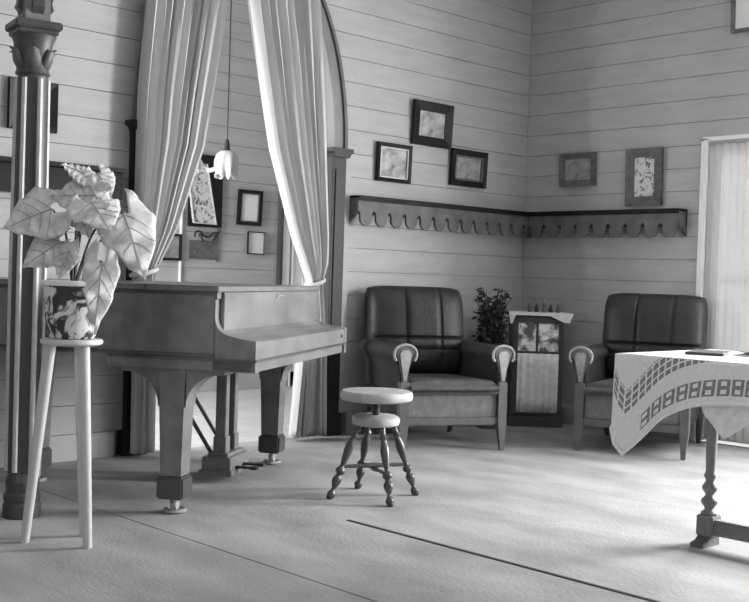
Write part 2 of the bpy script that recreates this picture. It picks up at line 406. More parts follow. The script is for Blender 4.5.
# --- arch casing with pilasters
arch = bpy.data.objects.new('trim_6', None); C.objects.link(arch); arch.location = (ACX, 0, 0); arch['kind'] = 'structure'
bm = NB(); n = 40
def el(a, b, th): return (a*cos(th), AZ0+b*sin(th))
for k in range(n):
    t0, t1 = PI*k/n, PI*(k+1)/n
    prism(bm, [el(AA-.045, AB-.045, t0), el(AA+.045, AB+.045, t0), el(AA+.045, AB+.045, t1), el(AA-.045, AB-.045, t1)], 'y', -.035, .13)
bmesh.ops.remove_doubles(bm, verts=bm.verts, dist=1e-5); obj('arch_band', bm, 'arch_wood', arch)
bm = NB()
for k in range(n):
    t0, t1 = PI*k/n, PI*(k+1)/n
    prism(bm, [el(AA+.03, AB+.03, t0), el(AA+.052, AB+.052, t0), el(AA+.052, AB+.052, t1), el(AA+.03, AB+.03, t1)], 'y', -.05, -.035)
obj('arch_moulding', bm, 'mid_wood', arch)
for s in (-1, 1):
    bm = NB(); box(bm, s*AA-.055, s*AA+.055, -.04, .13, .13, 1.70, .003); box(bm, s*AA-.035, s*AA+.035, -.048, -.04, .2, 1.62, .002)
    p_ = obj('pilaster', bm, 'pilaster', arch)
    bm = NB(); prism(bm, [(-.055, 1.69), (.055, 1.69), (.066, 1.712), (.084, 1.722), (.084, 1.745), (-.084, 1.745), (-.084, 1.722), (-.066, 1.712)], 'y', -.07, .135)
    bmesh.ops.translate(bm, verts=bm.verts, vec=(s*AA, 0, 0)); obj('capital', bm, 'pilaster', p_)
    bm = NB(); box(bm, s*AA-.07, s*AA+.07, -.055, .14, 0, .135, .004); obj('plinth', bm, 'pilaster', p_)
bm = NB(); box(bm, ACX+AA+.057, ACX+AA+.115, -.016, 0, .13, 1.76); struct('trim_5', bm, 'wall')

# ------------------------------------------------------------------ curtains in the arch
def curtain(name, label, left, right, folds, amp, yc, tie):
    t = thing(name, label, 'curtain', (0, yc, 0), 0, 'arch curtains')
    ztop = 2.80
    def fn(u, v):
        zz_ = lerp(ztop, .02, v); a = interp(left, -zz_); b = interp(right, -zz_); wd = b-a
        sq = min(1, wd/.45)
        ph = folds*2*PI*u
        return (a+wd*u+.012*sin(ph*1.3+1)*sq, amp*(.5+.5*sq)*(sin(ph+1.2*sin(v*3)+.7*sin(u*9)))+.4*amp*sin(ph*2.3+2), zz_)
    bm = NB(); grid(bm, fn, folds*10, 60); obj('drape', bm, 'curtain', t, smooth=True, solid=.004)
    bm = NB(); xa, xb = interp(left, -tie), interp(right, -tie)
    pts = [((xa+xb)/2+((xb-xa)/2+.012)*cos(k*PI/10), .055*sin(k*PI/10), tie+.02*cos(k*PI/10)) for k in range(21)]
    tube(bm, pts, .012, 8); obj('tie_band', bm, 'curtain', t, smooth=True)
    return t
# tables of (-z, x)
curtain('arch_curtain', 'pale curtain at the left of the arch, tied back above the piano',
        [(-2.8, -3.14), (-2.45, -3.255), (-1.9, -3.29), (-.96, -3.29), (-.4, -3.28), (0, -3.28)],
        [(-2.8, -2.63), (-2.45, -2.76), (-1.64, -2.895), (-1.2, -3.05), (-.96, -3.18), (-.4, -3.16), (0, -3.15)], 9, .030, -.10, .96)
curtain('arch_curtain', 'pale curtain at the right of the arch, tied back to the dark pilaster',
        [(-2.8, -2.64), (-2.48, -2.61), (-1.69, -2.42), (-1.2, -2.24), (-.93, -2.11), (-.5, -2.18), (0, -2.23)],
        [(-2.8, -2.15), (-2.5, -2.10), (-1.8, -2.03), (-1.2, -1.985), (-1.05, -1.985), (-.93, -2.025), (-.5, -1.98), (0, -1.96)], 8, .032, -.10, .93)
bm = NB(); tube(bm, [(ACX-.65, -.10, 2.83), (ACX+.65, -.10, 2.83)], .014, 10)
lathe(bm, [(0, 0), (.02, .006), (.026, .02), (.02, .034), (0, .04)], 10, mtx=frame_at((ACX+.64, -.10, 2.83), (ACX+.8, -.10, 2.83)))
tag(obj('curtain_rod', bm, 'brass'), 'thin rod across the top of the arch carrying both curtains', 'rod')

# ------------------------------------------------------------------ scalloped wall shelves
def scallop_shelf(name, label, length, pitch, loc, rz):
    """local x along the wall from the room corner, -y into the room; lobes hang from the front board"""
    t = thing(name, label, 'shelf', loc, rz)
    bm = NB(); box(bm, 0, length, -.115, 0, 1.452, 1.470, .003); obj('shelf_top', bm, 'black_shelf', t)
    bm = NB(); box(bm, 0, length, -.016, 0, 1.36, 1.452); obj('back_rail', bm, 'shelf', t)
    n_ = round(length/pitch); p = length/n_
    def low(x_):
        a_ = (x_/p) % 1.0; d = abs(a_-.5)/.36
        return 1.335-.048*math.sqrt(max(0, 1-d*d)) if d < 1 else 1.378-.02*((1-abs(a_-.5)*2)/.28)**2
    xs = [p*(k+f) for k in range(n_) for f in (0, .06, .12, .139, .141, .16, .2, .28, .38, .5, .62, .72, .8, .84, .859, .861, .88, .94)]+[length-1e-4]
    bm = NB(); rows_ = [[bm.verts.new((x_, y_, z_)) for y_, z_ in ((-.100, 1.452), (-.084, 1.452), (-.084, low(x_)), (-.100, low(x_)))] for x_ in xs]
    for A, B in zip(rows_, rows_[1:]):
        for i in range(4): bm.faces.new((A[i], A[(i+1) % 4], B[(i+1) % 4], B[i]))
    bm.faces.new(rows_[0]); bm.faces.new(rows_[-1][::-1]); obj('scalloped_valance', bm, 'shelf', t)
    bm = NB(); prism(bm, [(0, 1.452), (-.084, 1.452), (-.084, 1.36), (-.04, 1.33), (0, 1.30)], 'x', length-.018, length); obj('end_bracket', bm, 'shelf', t)
    bm = NB(); box(bm, 0, length, -.108, -.1, 1.438, 1.452); obj('edge_moulding', bm, 'black_shelf', t)
    return t
# back wall: x runs to the left, so mirror with rz = pi and flip y by scale
s1 = scallop_shelf('scalloped_shelf', 'long dark shelf with scalloped edge under the three black frames', 1.735, .134, (0, 0, 0), 0)
s1.scale = (-1, 1, 1)
s2 = scallop_shelf('scalloped_shelf', 'dark scalloped shelf running from the corner to the bright doorway', 1.20, .133, (0, -.118, 0), -PI/2)
s3 = thing('wall_shelf', 'black shelf board behind the plant, left of the arch', 'shelf', (-3.345, 0, 0))
bm = NB(); box(bm, -1.15, 0, -.10, 0, 1.462, 1.484, .003); obj('shelf_top', bm, 'black_shelf', s3)
bm = NB(); box(bm, -1.15, 0, -.05, 0, 1.325, 1.462, .003); obj('shelf_apron', bm, 'black_shelf', s3)

# ------------------------------------------------------------------ pictures
def picture(name, label, cx, cz, w_, h_, fw_, fm, pm, wall='back', tilt=0., roll=0., lip=None, Y=0., group=None, matw=0., cat='picture'):
    t = thing(name, label, cat, group=group)
    if wall == 'back': t.location = (cx, Y-.004, cz-h_/2); t.rotation_euler = (tilt, roll, 0)
    else: t.location = (-.004, cx, cz-h_/2); t.rotation_euler = (tilt, roll, -PI/2)
    a, b = w_/2, h_
    bm = NB()
    def rail(p):
        A = [bm.verts.new((x_, 0, z_)) for x_, z_ in p]; B = [bm.verts.new((x_, -.026 if i in (0, 1) else -.014, z_)) for i, (x_, z_) in enumerate(p)]
        bm.faces.new(A); bm.faces.new(B[::-1])
        for i in range(4): bm.faces.new((A[i], A[(i+1) % 4], B[(i+1) % 4], B[i]))
    i_ = fw_
    rail([(-a, 0), (a, 0), (a-i_, i_), (-a+i_, i_)]); rail([(a, 0), (a, b), (a-i_, b-i_), (a-i_, i_)])
    rail([(a, b), (-a, b), (-a+i_, b-i_), (a-i_, b-i_)]); rail([(-a, b), (-a, 0), (-a+i_, i_), (-a+i_, b-i_)])
    obj('frame', bm, fm, t)
    bm = NB(); box(bm, -a+i_*.9, a-i_*.9, -.008, -.001, i_*.9, b-i_*.9); pr = obj('print', bm, pm if not matw else 'paper', t)
    if matw:
        bm = NB(); box(bm, -a+i_+matw, a-i_-matw, -.0095, -.008, i_+matw, b-i_-matw); obj('motif', bm, pm, pr)
    if lip:
        bm = NB(); j = i_*.8
        for (x0_, x1_, z0_, z1_) in ((-a+j, a-j, j, i_*1.05), (-a+j, a-j, b-i_*1.05, b-j), (-a+j, -a+i_*1.05, j, b-j), (a-i_*1.05, a-j, j, b-j)): box(bm, x0_, x1_, -.019, -.012, z0_, z1_)
        obj('gilt_slip', bm, lip, t)
    return t
G1 = 'three black frames on the back wall'
picture('framed_picture', 'lower left of the three black frames, with a pale slip', -1.366, 1.703, .300, .245, .032, 'frame_black', 'print_a', lip='gilt', tilt=.03, group=G1)
picture('framed_picture', 'topmost of the three black frames, with a pale landscape', -1.024, 1.988, .368, .287, .062, 'frame_black', 'print_a', tilt=.05, group=G1, roll=.0)
picture('framed_picture', 'lower right of the three black frames, nearest the room corner', -.651, 1.732, .358, .246, .050, 'frame_black', 'print_b', lip='frame_grey', tilt=.04, group=G1)
picture('framed_picture', 'small square grey frame on the window wall near the corner', -.464, 1.762, .296, .226, .040, 'frame_grey', 'print_b', wall='right', tilt=.03)
picture('framed_picture', 'tall grey frame with a floral panel beside the bright doorway', -1.0, 1.688, .272, .376, .060, 'frame_grey', 'embroidery', wall='right', tilt=.03)
picture('framed_picture', 'pale frame with a dark lower edge high above the doorway', -1.75, 2.72, .33, .34, .022, 'frame_grey', 'print_c', wall='right', tilt=.03)
picture('framed_picture', 'black framed picture half hidden by the column at the left', -3.83, 1.750, .25, .242, .05, 'frame_black', 'print_b')
picture('framed_picture', 'dark frame with a blank white print in the far room', -.676, 1.520, .245, .295, .036, 'frame_black', 'paper', Y=FY, lip='frame_grey', tilt=.05)
picture('framed_picture', 'small thin-edged pale print below the white one in the far room', -.592, 1.228, .176, .190, .008, 'frame_black', 'print_c', Y=FY)
picture('framed_picture', 'dark picture beside the left curtain in the far room', -1.44, 1.16, .20, .21, .02, 'frame_black', 'print_b', Y=FY)
# embroidered panel hanging askew on a dark backing
t = thing('wall_hanging', 'embroidered pale panel hanging askew on a dark board beside the lamp', 'wall hanging', (-1.115, FY, 1.335))
bm = NB(); box(bm, -.165, .155, -.03, 0, 0, .58, .004); obj('backing_board', bm, 'frame_black', t)
bm = NB(); prism(bm, [(-.135, .03), (.082, .022), (-.022, .50), (-.215, .50)], 'y', -.05, -.03); pn = obj('embroidered_panel', bm, 'embroidery', t)
bm = NB()
tube(bm, [(-.135, -.05, .03), (.082, -.05, .022), (-.022, -.05, .50), (-.215, -.05, .50), (-.135, -.05, .03)], .008, 6); obj('pale_border', bm, 'gilt', pn)
t = thing('scrolled_bracket', 'black scrolled bracket under the askew embroidered panel', 'bracket', (-1.10, FY, 1.26))
bm = NB(); tube(bm, catmull([(-.125, -.03, -.01), (-.115, -.03, .03), (-.07, -.03, .035), (-.03, -.03, .0), (.02, -.03, .0), (.06, -.03, .03), (.11, -.03, .035), (.115, -.03, .065)], 6), .0085, 8); obj('scroll', bm, 'iron', t, smooth=True)
bm = NB(); tube(bm, catmull([(-.07, -.03, .03), (-.055, -.03, -.02), (-.03, -.03, -.04)], 6), .008, 8); obj('curl', bm, 'iron', t, smooth=True); bm = NB(); tube(bm, catmull([(.09, -.03, .03), (.075, -.03, -.02), (.055, -.03, -.03)], 6), .008, 8); obj('curl', bm, 'iron', t, smooth=True)
bm = NB(); box(bm, -.065, -.045, -.03, 0, .0, .02); obj('wall_peg', bm, 'iron', t); bm = NB(); box(bm, .085, .105, -.03, 0, .0, .02); obj('wall_peg', bm, 'iron', t)
bm = NB(); box(bm, -1.255, -.985, FY-.012, FY, 1.075, 1.225, .002); box(bm, -.99, -.98, FY-.016, FY, 1.06, 1.33)
tag(obj('wall_panel', bm, 'frame_grey'), 'dim grey panel under the black scrolled bracket in the far room', 'panel')

# ------------------------------------------------------------------ pendant lamp in the far room
lp = thing('pendant_lamp', 'pendant lamp with frilled milk-glass shades on a long dark cord', 'lamp', (-1.93, 1.0, 0))
bm = NB(); tube(bm, [(0, 0, HC-.03), (0, 0, 1.86)], .0045, 8); obj('cord', bm, 'iron', lp)
bm = NB(); lathe(bm, [(0, HC), (.05, HC), (.045, HC-.02), (.012, HC-.04), (0, HC-.04)], 16); obj('ceiling_rose', bm, 'pale_wood', lp, smooth=True)
bm = NB(); lathe(bm, [(0, 1.865), (.010, 1.86), (.016, 1.84), (.020, 1.80), (.026, 1.79), (.026, 1.775), (0, 1.775)], 14); obj('socket', bm, 'iron', lp, smooth=True)
def frilled(bm, prof, waves, amp, seg=48):
    rings = []
    for k, (r, z_) in enumerate(prof):
        a = amp*(k/(len(prof)-1))**2
        rings.append([bm.verts.new(((r+a*cos(waves*2*PI*i/seg))*cos(2*PI*i/seg), (r+a*cos(waves*2*PI*i/seg))*sin(2*PI*i/seg), z_+a*.9*sin(waves*2*PI*i/seg))) for i in range(seg)])
    for a, b in zip(rings, rings[1:]):
        for i in range(seg): bm.faces.new((a[i], a[(i+1) % seg], b[(i+1) % seg], b[i]))
    return bm
bm = frilled(NB(), [(.022, 1.785), (.045, 1.778), (.068, 1.755), (.078, 1.715), (.074, 1.670), (.058, 1.635), (.062, 1.612)], 7, .018)
sh = obj('lamp_shade', bm, 'glass', lp, smooth=True, solid=.004)
ax = -rgt0
bm = NB(); tube(bm, catmull([(0, 0, 1.72), ax*.08+Vector((0, 0, 1.66)), ax*.13+Vector((0, 0, 1.655)), ax*.18+Vector((0, 0, 1.69))], 6), .016, 10); obj('glass_arm', bm, 'glass', lp, smooth=True)
bm = frilled(NB(), [(.012, .03), (.03, .02), (.042, -.005), (.040, -.03), (.052, -.05)], 6, .014)
bmesh.ops.translate(bm, verts=bm.verts, vec=ax*.20+Vector((0, 0, 1.70))); obj('side_shade', bm, 'glass', lp, smooth=True, solid=.003)

# ------------------------------------------------------------------ reeded column at the left
col = thing('reeded_column', 'tall dark wooden column with pale reeds and a carved capital', 'column', (-4.355, -1.056, 0), rad(-11.5))
bm = NB(); lathe(bm, [(.055, .16), (.058, .3), (.060, .9), (.056, 1.70)], 28); obj('shaft', bm, 'dark_wood', col, smooth=True)
for k in range(6):
    a = 2*PI*k/6+rad(-75)
    bm = NB(); tube(bm, [(.059*cos(a), .059*sin(a), .18), (.061*cos(a), .061*sin(a), .9), (.057*cos(a), .057*sin(a), 1.69)], .0105, 8); obj('reed', bm, 'reed', col, smooth=True)
bm = NB(); lathe(bm, [(0, 0), (.072, 0), (.072, .05), (.066, .06), (.070, .075), (.070, .09), (.060, .10), (.064, .14), (.055, .17)], 28); obj('base', bm, 'dark_wood', col)
bm = NB(); lathe(bm, [(.056, 1.70), (.066, 1.71), (.060, 1.725), (.066, 1.77), (.074, 1.83), (.086, 1.855)], 28); box(bm, -.076, .076, -.076, .076, 1.855, 1.875, .004); box(bm, -.088, .088, -.088, .088, 1.875, 1.905, .005)
cp = obj('capital', bm, 'dark_wood', col, smooth=True)
for k in range(6):
    a = 2*PI*k/6+rad(-45); d = Vector((cos(a), sin(a), 0)); e = Vector((-sin(a), cos(a), 0))
    bm = NB(); pr = [d*.060+Vector((0, 0, 1.73)), d*.078+Vector((0, 0, 1.765)), d*.084+Vector((0, 0, 1.795)), d*.100+Vector((0, 0, 1.80))]; ws = [.024, .028, .020, .004]
    def lf(u, v):
        p0 = pr[round(u*3)]; return p0+e*ws[round(u*3)]*(2*v-1)+d*(-.012*(2*v-1)**2)
    grid(bm, lf, 3, 4); obj('carved_leaf', bm, 'mid_wood', cp, smooth=True, solid=.006)
bm = NB(); box(bm, -.05, .05, -.05, .05, 1.905, HC, .004); up_ = obj('upper_post', bm, 'arch_wood', col)
bm = NB()
for a in range(4):
    q = Matrix.Rotation(a*PI/2+rad(45)-rad(15), 4, 'Z'); b2 = NB()
    prism(b2, [(.05, 2.16), (.075, 2.14), (.072, 2.02), (.062, 1.985), (.070, 1.96), (.05, 1.935)], 'x', -.022, .022)
    bmesh.ops.transform(b2, matrix=Matrix.Rotation(a*PI/2, 4, 'Z'), verts=b2.verts)
    mm = bpy.data.meshes.new('tmp'); b2.to_mesh(mm); b2.free(); bm.from_mesh(mm); bpy.data.meshes.remove(mm)
obj('pendant_ornament', bm, 'dark_wood', up_)

# ------------------------------------------------------------------ grand piano
AL = rad(33.47)
pn = thing('grand_piano', 'dark polished grand piano with closed lid in front of the arch', 'piano', (-3.72, -1.683, 0), AL)
W, L = 1.43, 1.50
zb, zr, zk, zl = .585, .632, .705, .917
def outline(inset=0., v0=0.):
    i = inset
    pts = [(i, v0), (W-i, v0)]
    pts += [(p.x, p.y) for p in catmull([(W-i, .55), (W-.03-i, .74), (W-.22-i, .92), (W-.52-i, 1.05), (W-.68-i, 1.2), (W-.76-i, 1.34), (W-.86-i, L-.06-i), (W-1.0, L-i), (.15, L-i), (.05, L-.03-i), (i, L-.12)], 5)]
    return pts
# rim (hollow look is hidden by the lid): spine side, bent side and cheeks
bm = NB(); prism(bm, outline(0, .17), 'z', zr, .893); rim = obj('rim', bm, 'piano', pn, smooth=True)
bm = NB(); prism(bm, outline(-.006, .17), 'z', .640, .652); obj('lower_bead', bm, 'piano_dark', rim)
bm = NB(); prism(bm, outline(-.004, .185), 'z', .880, .893); obj('upper_bead', bm, 'piano_dark', rim)
# cheeks with the S-shaped arm
prof = [(.175, .893), (.163, .893), (.163, .868), (.172, .862), (.172, .835)]
prof += [(p.x, p.y) for p in catmull([(.172, .835), (.170, .79), (.158, .755), (.128, .732), (.07, .717), (0, .708)], 5)][1:]
prof += [(0, zb), (.175, zb)]
for x0_, x1_ in ((0, .045), (W-.045, W)):
    bm = NB(); prism(bm, prof, 'x', x0_, x1_); bmesh.ops.triangulate(bm, faces=[f for f in bm.faces if len(f.verts) > 4]); obj('cheek', bm, 'piano', pn)
bm = NB(); box(bm, -.004, W+.004, .60, .62, zb, zr); box(bm, .0, W, .01, .62, zb, zr-.001, .003); kb = obj('key_bed', bm, 'piano', pn)
bm = NB(); box(bm, -.008, W+.008, -.006, .62, .626, .636, .002); obj('bed_bead', bm, 'piano_dark', kb)
bm = NB(); box(bm, .045, W-.045, .002, .024, zr, zk, .002); obj('key_slip', bm, 'piano', pn)
# closed fall: sloping key lid and upright fallboard
bm = NB(); prism(bm, [(.004, .690), (.024, .690), (.12, .715), (.158, .722), (.158, .748), (.125, .728), (.07, .714), (.004, .706)], 'x', .047, W-.047)
bmesh.ops.triangulate(bm, faces=[f for f in bm.faces if len(f.verts) > 4]); obj('key_lid', bm, 'piano', pn)
bm = NB(); box(bm, .047, W-.047, .150, .168, .735, .892, .002); fb = obj('fallboard', bm, 'piano', pn)
bm = NB(); tube(bm, catmull([(.70, .146, .868), (.72, .138, .873), (.76, .138, .873), (.78, .146, .868)], 4), .0035, 6); obj('fall_handle', bm, 'brass', fb)
bm = NB(); lathe(bm, [(0, 0), (.009, 0), (.009, .004), (0, .005)], 10, mtx=frame_at((W-.10, .002, .672), (W-.10, -.1, .672))); obj('lock_plate', bm, 'iron', pn)
# lid in two leaves
o1 = [(-.012, .155), (W+.012, .155), (W+.012, .46), (-.012, .46)]
bm = NB(); prism(bm, o1, 'z', .895, zl); bmesh.ops.bevel(bm, geom=bm.edges[:], offset=.003, segments=1, affect='EDGES'); obj('front_lid', bm, 'piano', pn)
bm = NB(); prism(bm, outline(-.012, .463), 'z', .895, zl); obj('main_lid', bm, 'piano', pn)
for v in (.75, 1.15):
    bm = NB(); tube(bm, [(-.016, v-.04, .905), (-.016, v+.04, .905)], .007, 8); obj('lid_hinge', bm, 'brass', pn)
# legs: square tapered with bracket gusset, cuff and caster in a glass cup
def leg(u_, v_, gusset=True):
    bm = NB()
    def ring(hw, z_): return [bm.verts.new((u_+a*hw, v_+b*hw, z_)) for a, b in ((-1, -1), (1, -1), (1, 1), (-1, 1))]
    rs = [ring(.044, .155), ring(.054, .50), ring(.058, zb)]
    bm.faces.new(rs[0][::-1]); bm.faces.new(rs[-1])
    for a, b in zip(rs, rs[1:]):
        for i in range(4): bm.faces.new((a[i], a[(i+1) % 4], b[(i+1) % 4], b[i]))
    lg = obj('leg', bm, 'piano', pn)
    if gusset:
        for s in (-1, 1):
            pts = [(v_+s*.058, zb), (v_+s*.22, zb), (v_+s*.215, zb-.018)] + [(v_+s*(.20-.142*sin(t)), zb-.018-.135*(1-cos(t))) for t in [PI/2*k/8 for k in range(1, 9)]]
            bm = NB(); prism(bm, pts, 'x', u_-.05, u_+.05); bmesh.ops.triangulate(bm, faces=[f for f in bm.faces if len(f.verts) > 4]); obj('bracket', bm, 'piano', lg)
    bm = NB(); box(bm, u_-.056, u_+.056, v_-.056, v_+.056, .062, .152, .008); obj('cuff', bm, 'piano_dark', lg)
    bm = NB(); lathe(bm, [(0, .066), (.012, .066), (.012, .05), (.02, .046), (0, .045)], 10, u_, v_)
    lathe(bm, [(0, -.012), (.022, -.012), (.026, -.006), (.026, .006), (.022, .012), (0, .012)], 14, mtx=Matrix.Translation((u_+.01, v_, .034)) @ Matrix.Rotation(PI/2, 4, 'X')); obj('caster', bm, 'brass', lg, smooth=True)
    bm = NB(); lathe(bm, [(0, .001), (.045, .001), (.05, .008), (.042, .018), (.03, .010), (0, .008)], 20, u_+.01, v_); obj('caster_cup', bm, 'fan_cloth', lg, smooth=True)
leg(.085, .355); leg(W-.085, .355); leg(.47, 1.19, False)
# pedal lyre
ly = NB(); box(ly, .745, 1.005, .36, .50, .055, .118, .004); box(ly, .735, 1.015, .35, .51, .035, .06, .003); box(ly, .765, .985, .38, .48, .118, .135, .003)
lyre = obj('pedal_lyre', ly, 'piano', pn)
for u_ in (.815, .935):
    bm = NB(); box(bm, u_-.024, u_+.024, .405, .455, .21, zb, .003); box(bm, u_-.030, u_+.030, .399, .461, .133, .21, .003); obj('lyre_post', bm, 'piano', lyre)
for u_ in (.83, .93):
    bm = NB(); box(bm, u_-.014, u_+.014, .27, .37, .062, .072, .002); box(bm, u_-.02, u_+.02, .255, .29, .060, .074, .003); obj('pedal', bm, 'iron', lyre)
for u_ in (.79, .96):
    bm = NB(); tube(bm, [(u_, .47, .13), (u_-.02, .80, zr+.004)], .010, 8); obj('lyre_brace', bm, 'piano_dark', lyre)

# ------------------------------------------------------------------ piano stool
st = thing('piano_stool', 'round wooden screw stool with four turned legs before the keyboard', 'stool', (-2.955, -1.571, 0), rad(22))
bm = NB(); lathe(bm, [(0, .428), (.145, .428), (.158, .436), (.162, .450), (.160, .462), (.152, .472), (.10, .476), (0, .476)], 40); obj('seat', bm, 'pale_wood', st, smooth=True)
bm = NB(); lathe(bm, [(.017, .36), (.017, .43)], 12); obj('screw', bm, 'iron', st, smooth=True)
bm = NB(); lathe(bm, [(0, .318), (.085, .318), (.103, .325), (.107, .34), (.103, .356), (.09, .364), (0, .366)], 32); obj('hub', bm, 'pale_wood', st, smooth=True)
tprof = [(.008, 0), (.016, .01), (.019, .025), (.010, .04), (.009, .05), (.018, .07), (.021, .09), (.011, .108), (.021, .12), (.021, .132), (.011, .145), (.011, .155), (.017, .19), (.020, .235), (.012, .272), (.020, .284), (.011, .30), (.015, .345)]
feet = []
for k in range(4):
    a = PI/2*k+rad(45)
    foot = Vector((.205*cos(a), .205*sin(a), 0)); top = Vector((.078*cos(a), .078*sin(a), .335))
    ln = (top-foot).length; bm = NB(); lathe(bm, turned([(r, z_*ln/.345) for r, z_ in tprof]), 12, mtx=frame_at(foot, top)); feet.append((foot, top))
    lg = obj('leg', bm, 'stool_leg', st, smooth=True)
    bm = NB(); lathe(bm, [(0, .0), (.012, 0), (.014, .012), (.010, .02), (0, .02)], 10, foot.x, foot.y); obj('ball_foot', bm, 'iron', lg, smooth=True)
for k in (0, 1):
    p, q = feet[k], feet[k+2]; a = p[0].lerp(p[1], .38); b = q[0].lerp(q[1], .38)
    if k: a.z += .014; b.z += .014
    bm = NB(); ln = (b-a).length; lathe(bm, [(.006, 0), (.009, ln*.2), (.007, ln*.3), (.013, ln*.5), (.007, ln*.7), (.009, ln*.8), (.006, ln)], 10, mtx=frame_at(a, b)); obj('stretcher', bm, 'stool_leg', st, smooth=True)

# ------------------------------------------------------------------ armchairs
def pad(w_, h_, t_, seams_u=(), seams_v=(), rc=.25, nu=40, nv=30, seam_d=.14, sw=.012):
    """upholstered pad in the xz plane, front bulging to -y; rounded outline; closed at the back"""
    bm = NB()
    def fn(side):
        def f(u, v):
            a, b = 2*u-1, 2*v-1
            # rounded rectangle via superellipse-like squeeze
            k = (abs(a)**6+abs(b)**6)**(1/6.) if (a or b) else 1
            x_ = a*w_/2*(1-.06*abs(b)**6); z_ = b*h_/2*(1-.06*abs(a)**6)
            e = max(0, (1-abs(a)**4))*max(0, (1-abs(b)**4)); d = e**.35
            for s in seams_u: d *= 1-seam_d*math.exp(-((u-s)/sw)**2)
            for s in seams_v: d *= 1-seam_d*math.exp(-((v-s)/(sw*1.2))**2)
            return (x_, -t_*d if side else t_*.12*d, z_+h_/2)
        return f
    grid(bm, fn(1), nu, nv); grid(bm, fn(0), 8, 8)
    return bm
def armchair(label, loc, rz):
    """origin on the floor at the middle of the front legs; -y is the front, back towards +y"""
    t = thing('armchair', label, 'armchair', loc, rz, 'matching upholstered armchairs')
    hw = .30
    # front legs turned and tapered, rear legs raked
    for s in (-1, 1):
        bm = NB(); x_ = s*hw
        def ring(hx, hy, cy, z_): return [bm.verts.new((x_+a*hx, cy+b*hy, z_)) for a, b in ((-1, -1), (1, -1), (1, 1), (-1, 1))]
        rs = [ring(.012, .012, -.018, 0), ring(.016, .016, -.010, .06), ring(.024, .022, 0, .13), ring(.026, .024, .004, .15), ring(.026, .024, .004, .39)]
        bm.faces.new(rs[0][::-1]); bm.faces.new(rs[-1])
        for a, b in zip(rs, rs[1:]):
            for i in range(4): bm.faces.new((a[i], a[(i+1) % 4], b[(i+1) % 4], b[i]))
        lg = obj('leg', bm, 'chair_wood', t)
        bm = NB(); tube(bm, [(x_, .66, .20), (x_*.97, .70, .10), (x_*.95, .745, 0)], [.024, .02, .014], 8); obj('leg', bm, 'dark_wood', t, smooth=True)
    bm = NB(); box(bm, -hw+.02, hw-.02, -.008, .022, .145, .190, .004); obj('front_rail', bm, 'chair_wood', t)
    bm = NB(); box(bm, -hw+.03, hw-.03, .004, .02, .19, .355, .003); ap = obj('apron', bm, 'apron_cloth', t)
    bm = NB(); box(bm, -hw-.005, hw+.005, .03, .70, .16, .33, .02); obj('seat_box', bm, 'leather', t)
    bm = NB()
    def seatf(u, v):
        a = 2*u-1; e = (1-abs(a)**6)**.4 if abs(a) < 1 else 0
        y_ = -.02+.64*v; f = min(1, (v/.06))**.5 if v < .06 else 1
        return (a*(hw-.026), y_, .345+.062*f*(.55+.45*e)-.02*v)
    grid(bm, seatf, 24, 24)
    bm2 = NB(); box(bm2, -hw+.026, hw-.026, -.018, .62, .325, .352); mm = bpy.data.meshes.new('tmp'); bm2.to_mesh(mm); bm2.free(); bm.from_mesh(mm); bpy.data.meshes.remove(mm)
    seat = obj('seat_cushion', bm, 'seat_cloth', t, smooth=True)
    bm = NB(); tube(bm, [(-hw+.03, -.026, .356), (0, -.032, .358), (hw-.03, -.026, .356)], .016, 10); obj('seat_roll', bm, 'seat_cloth', seat, smooth=True)
    # arms: padded side panels with an outward scroll, fan-shaped front
    for s in (-1, 1):
        pts = [(s*(hw-.028), .33), (s*(hw+.022), .33), (s*(hw+.026), .45)] + [(s*(hw+.012+.056*cos(a)), .548+.050*sin(a)) for a in [rad(-45+22.5*k) for k in range(0, 13)]] + [(s*(hw-.030), .45)]
        bm = NB(); prism(bm, pts, 'y', .006, .66); bmesh.ops.triangulate(bm, faces=[f for f in bm.faces if len(f.verts) > 4])
        arm = obj('arm', bm, 'leather', t, smooth=True)
        fan = [(s*hw-.013, .37), (s*hw+.013, .37), (s*hw+.016, .43), (s*hw+.042, .53)] + [(s*hw+.052*cos(a), .552+.038*sin(a)) for a in [PI*k/10 for k in range(11)]] + [(s*hw-.042, .53), (s*hw-.016, .43)]
        bm = NB(); prism(bm, fan, 'y', -.010, .008); bmesh.ops.triangulate(bm, faces=[f for f in bm.faces if len(f.verts) > 4]); fo = obj('arm_fan', bm, 'chair_wood', arm)
        bm = NB(); prism(bm, [(s*hw-.007, .40), (s*hw+.007, .40), (s*hw+.034, .55), (s*hw+.020, .570), (s*hw-.020, .570), (s*hw-.034, .55)], 'y', -.016, -.008); obj('fan_panel', bm, 'fan_cloth', arm)
        bm = NB(); rim_ = [(s*hw-.054, -.008, .510), (s*hw-.064, -.008, .53)] + [(s*hw+.066*cos(PI-a), -.008, .550+.050*sin(a)) for a in [PI*k/12 for k in range(13)]] + [(s*hw+.064, -.008, .53), (s*hw+.054, -.008, .510)]
        tube(bm, rim_, .0085, 8); obj('scroll_rim', bm, 'fan_cloth', arm, smooth=True)
    # reclined back with three panels and a pillow roll
    bm = pad(.64, .56, .15, (.36, .70), (.28, .40), nu=48, nv=40)
    bk = obj('back', bm, 'leather', t, smooth=True, loc=(0, .64, .37)); bk.rotation_euler = (rad(-9), 0, 0)
    bm = NB(); box(bm, -.295, .295, .0, .05, .02, .50, .02); bb = obj('back_panel', bm, 'leather', bk)
    return t
c1 = armchair('dark leather armchair with scrolled arms behind the round stool', (-1.657, -.857, 0), rad(-25.4))
c2 = dup(c1, (-.872, -1.522, 0), rad(-67.3), 'dark armchair with scrolled arms behind the lace-covered table')

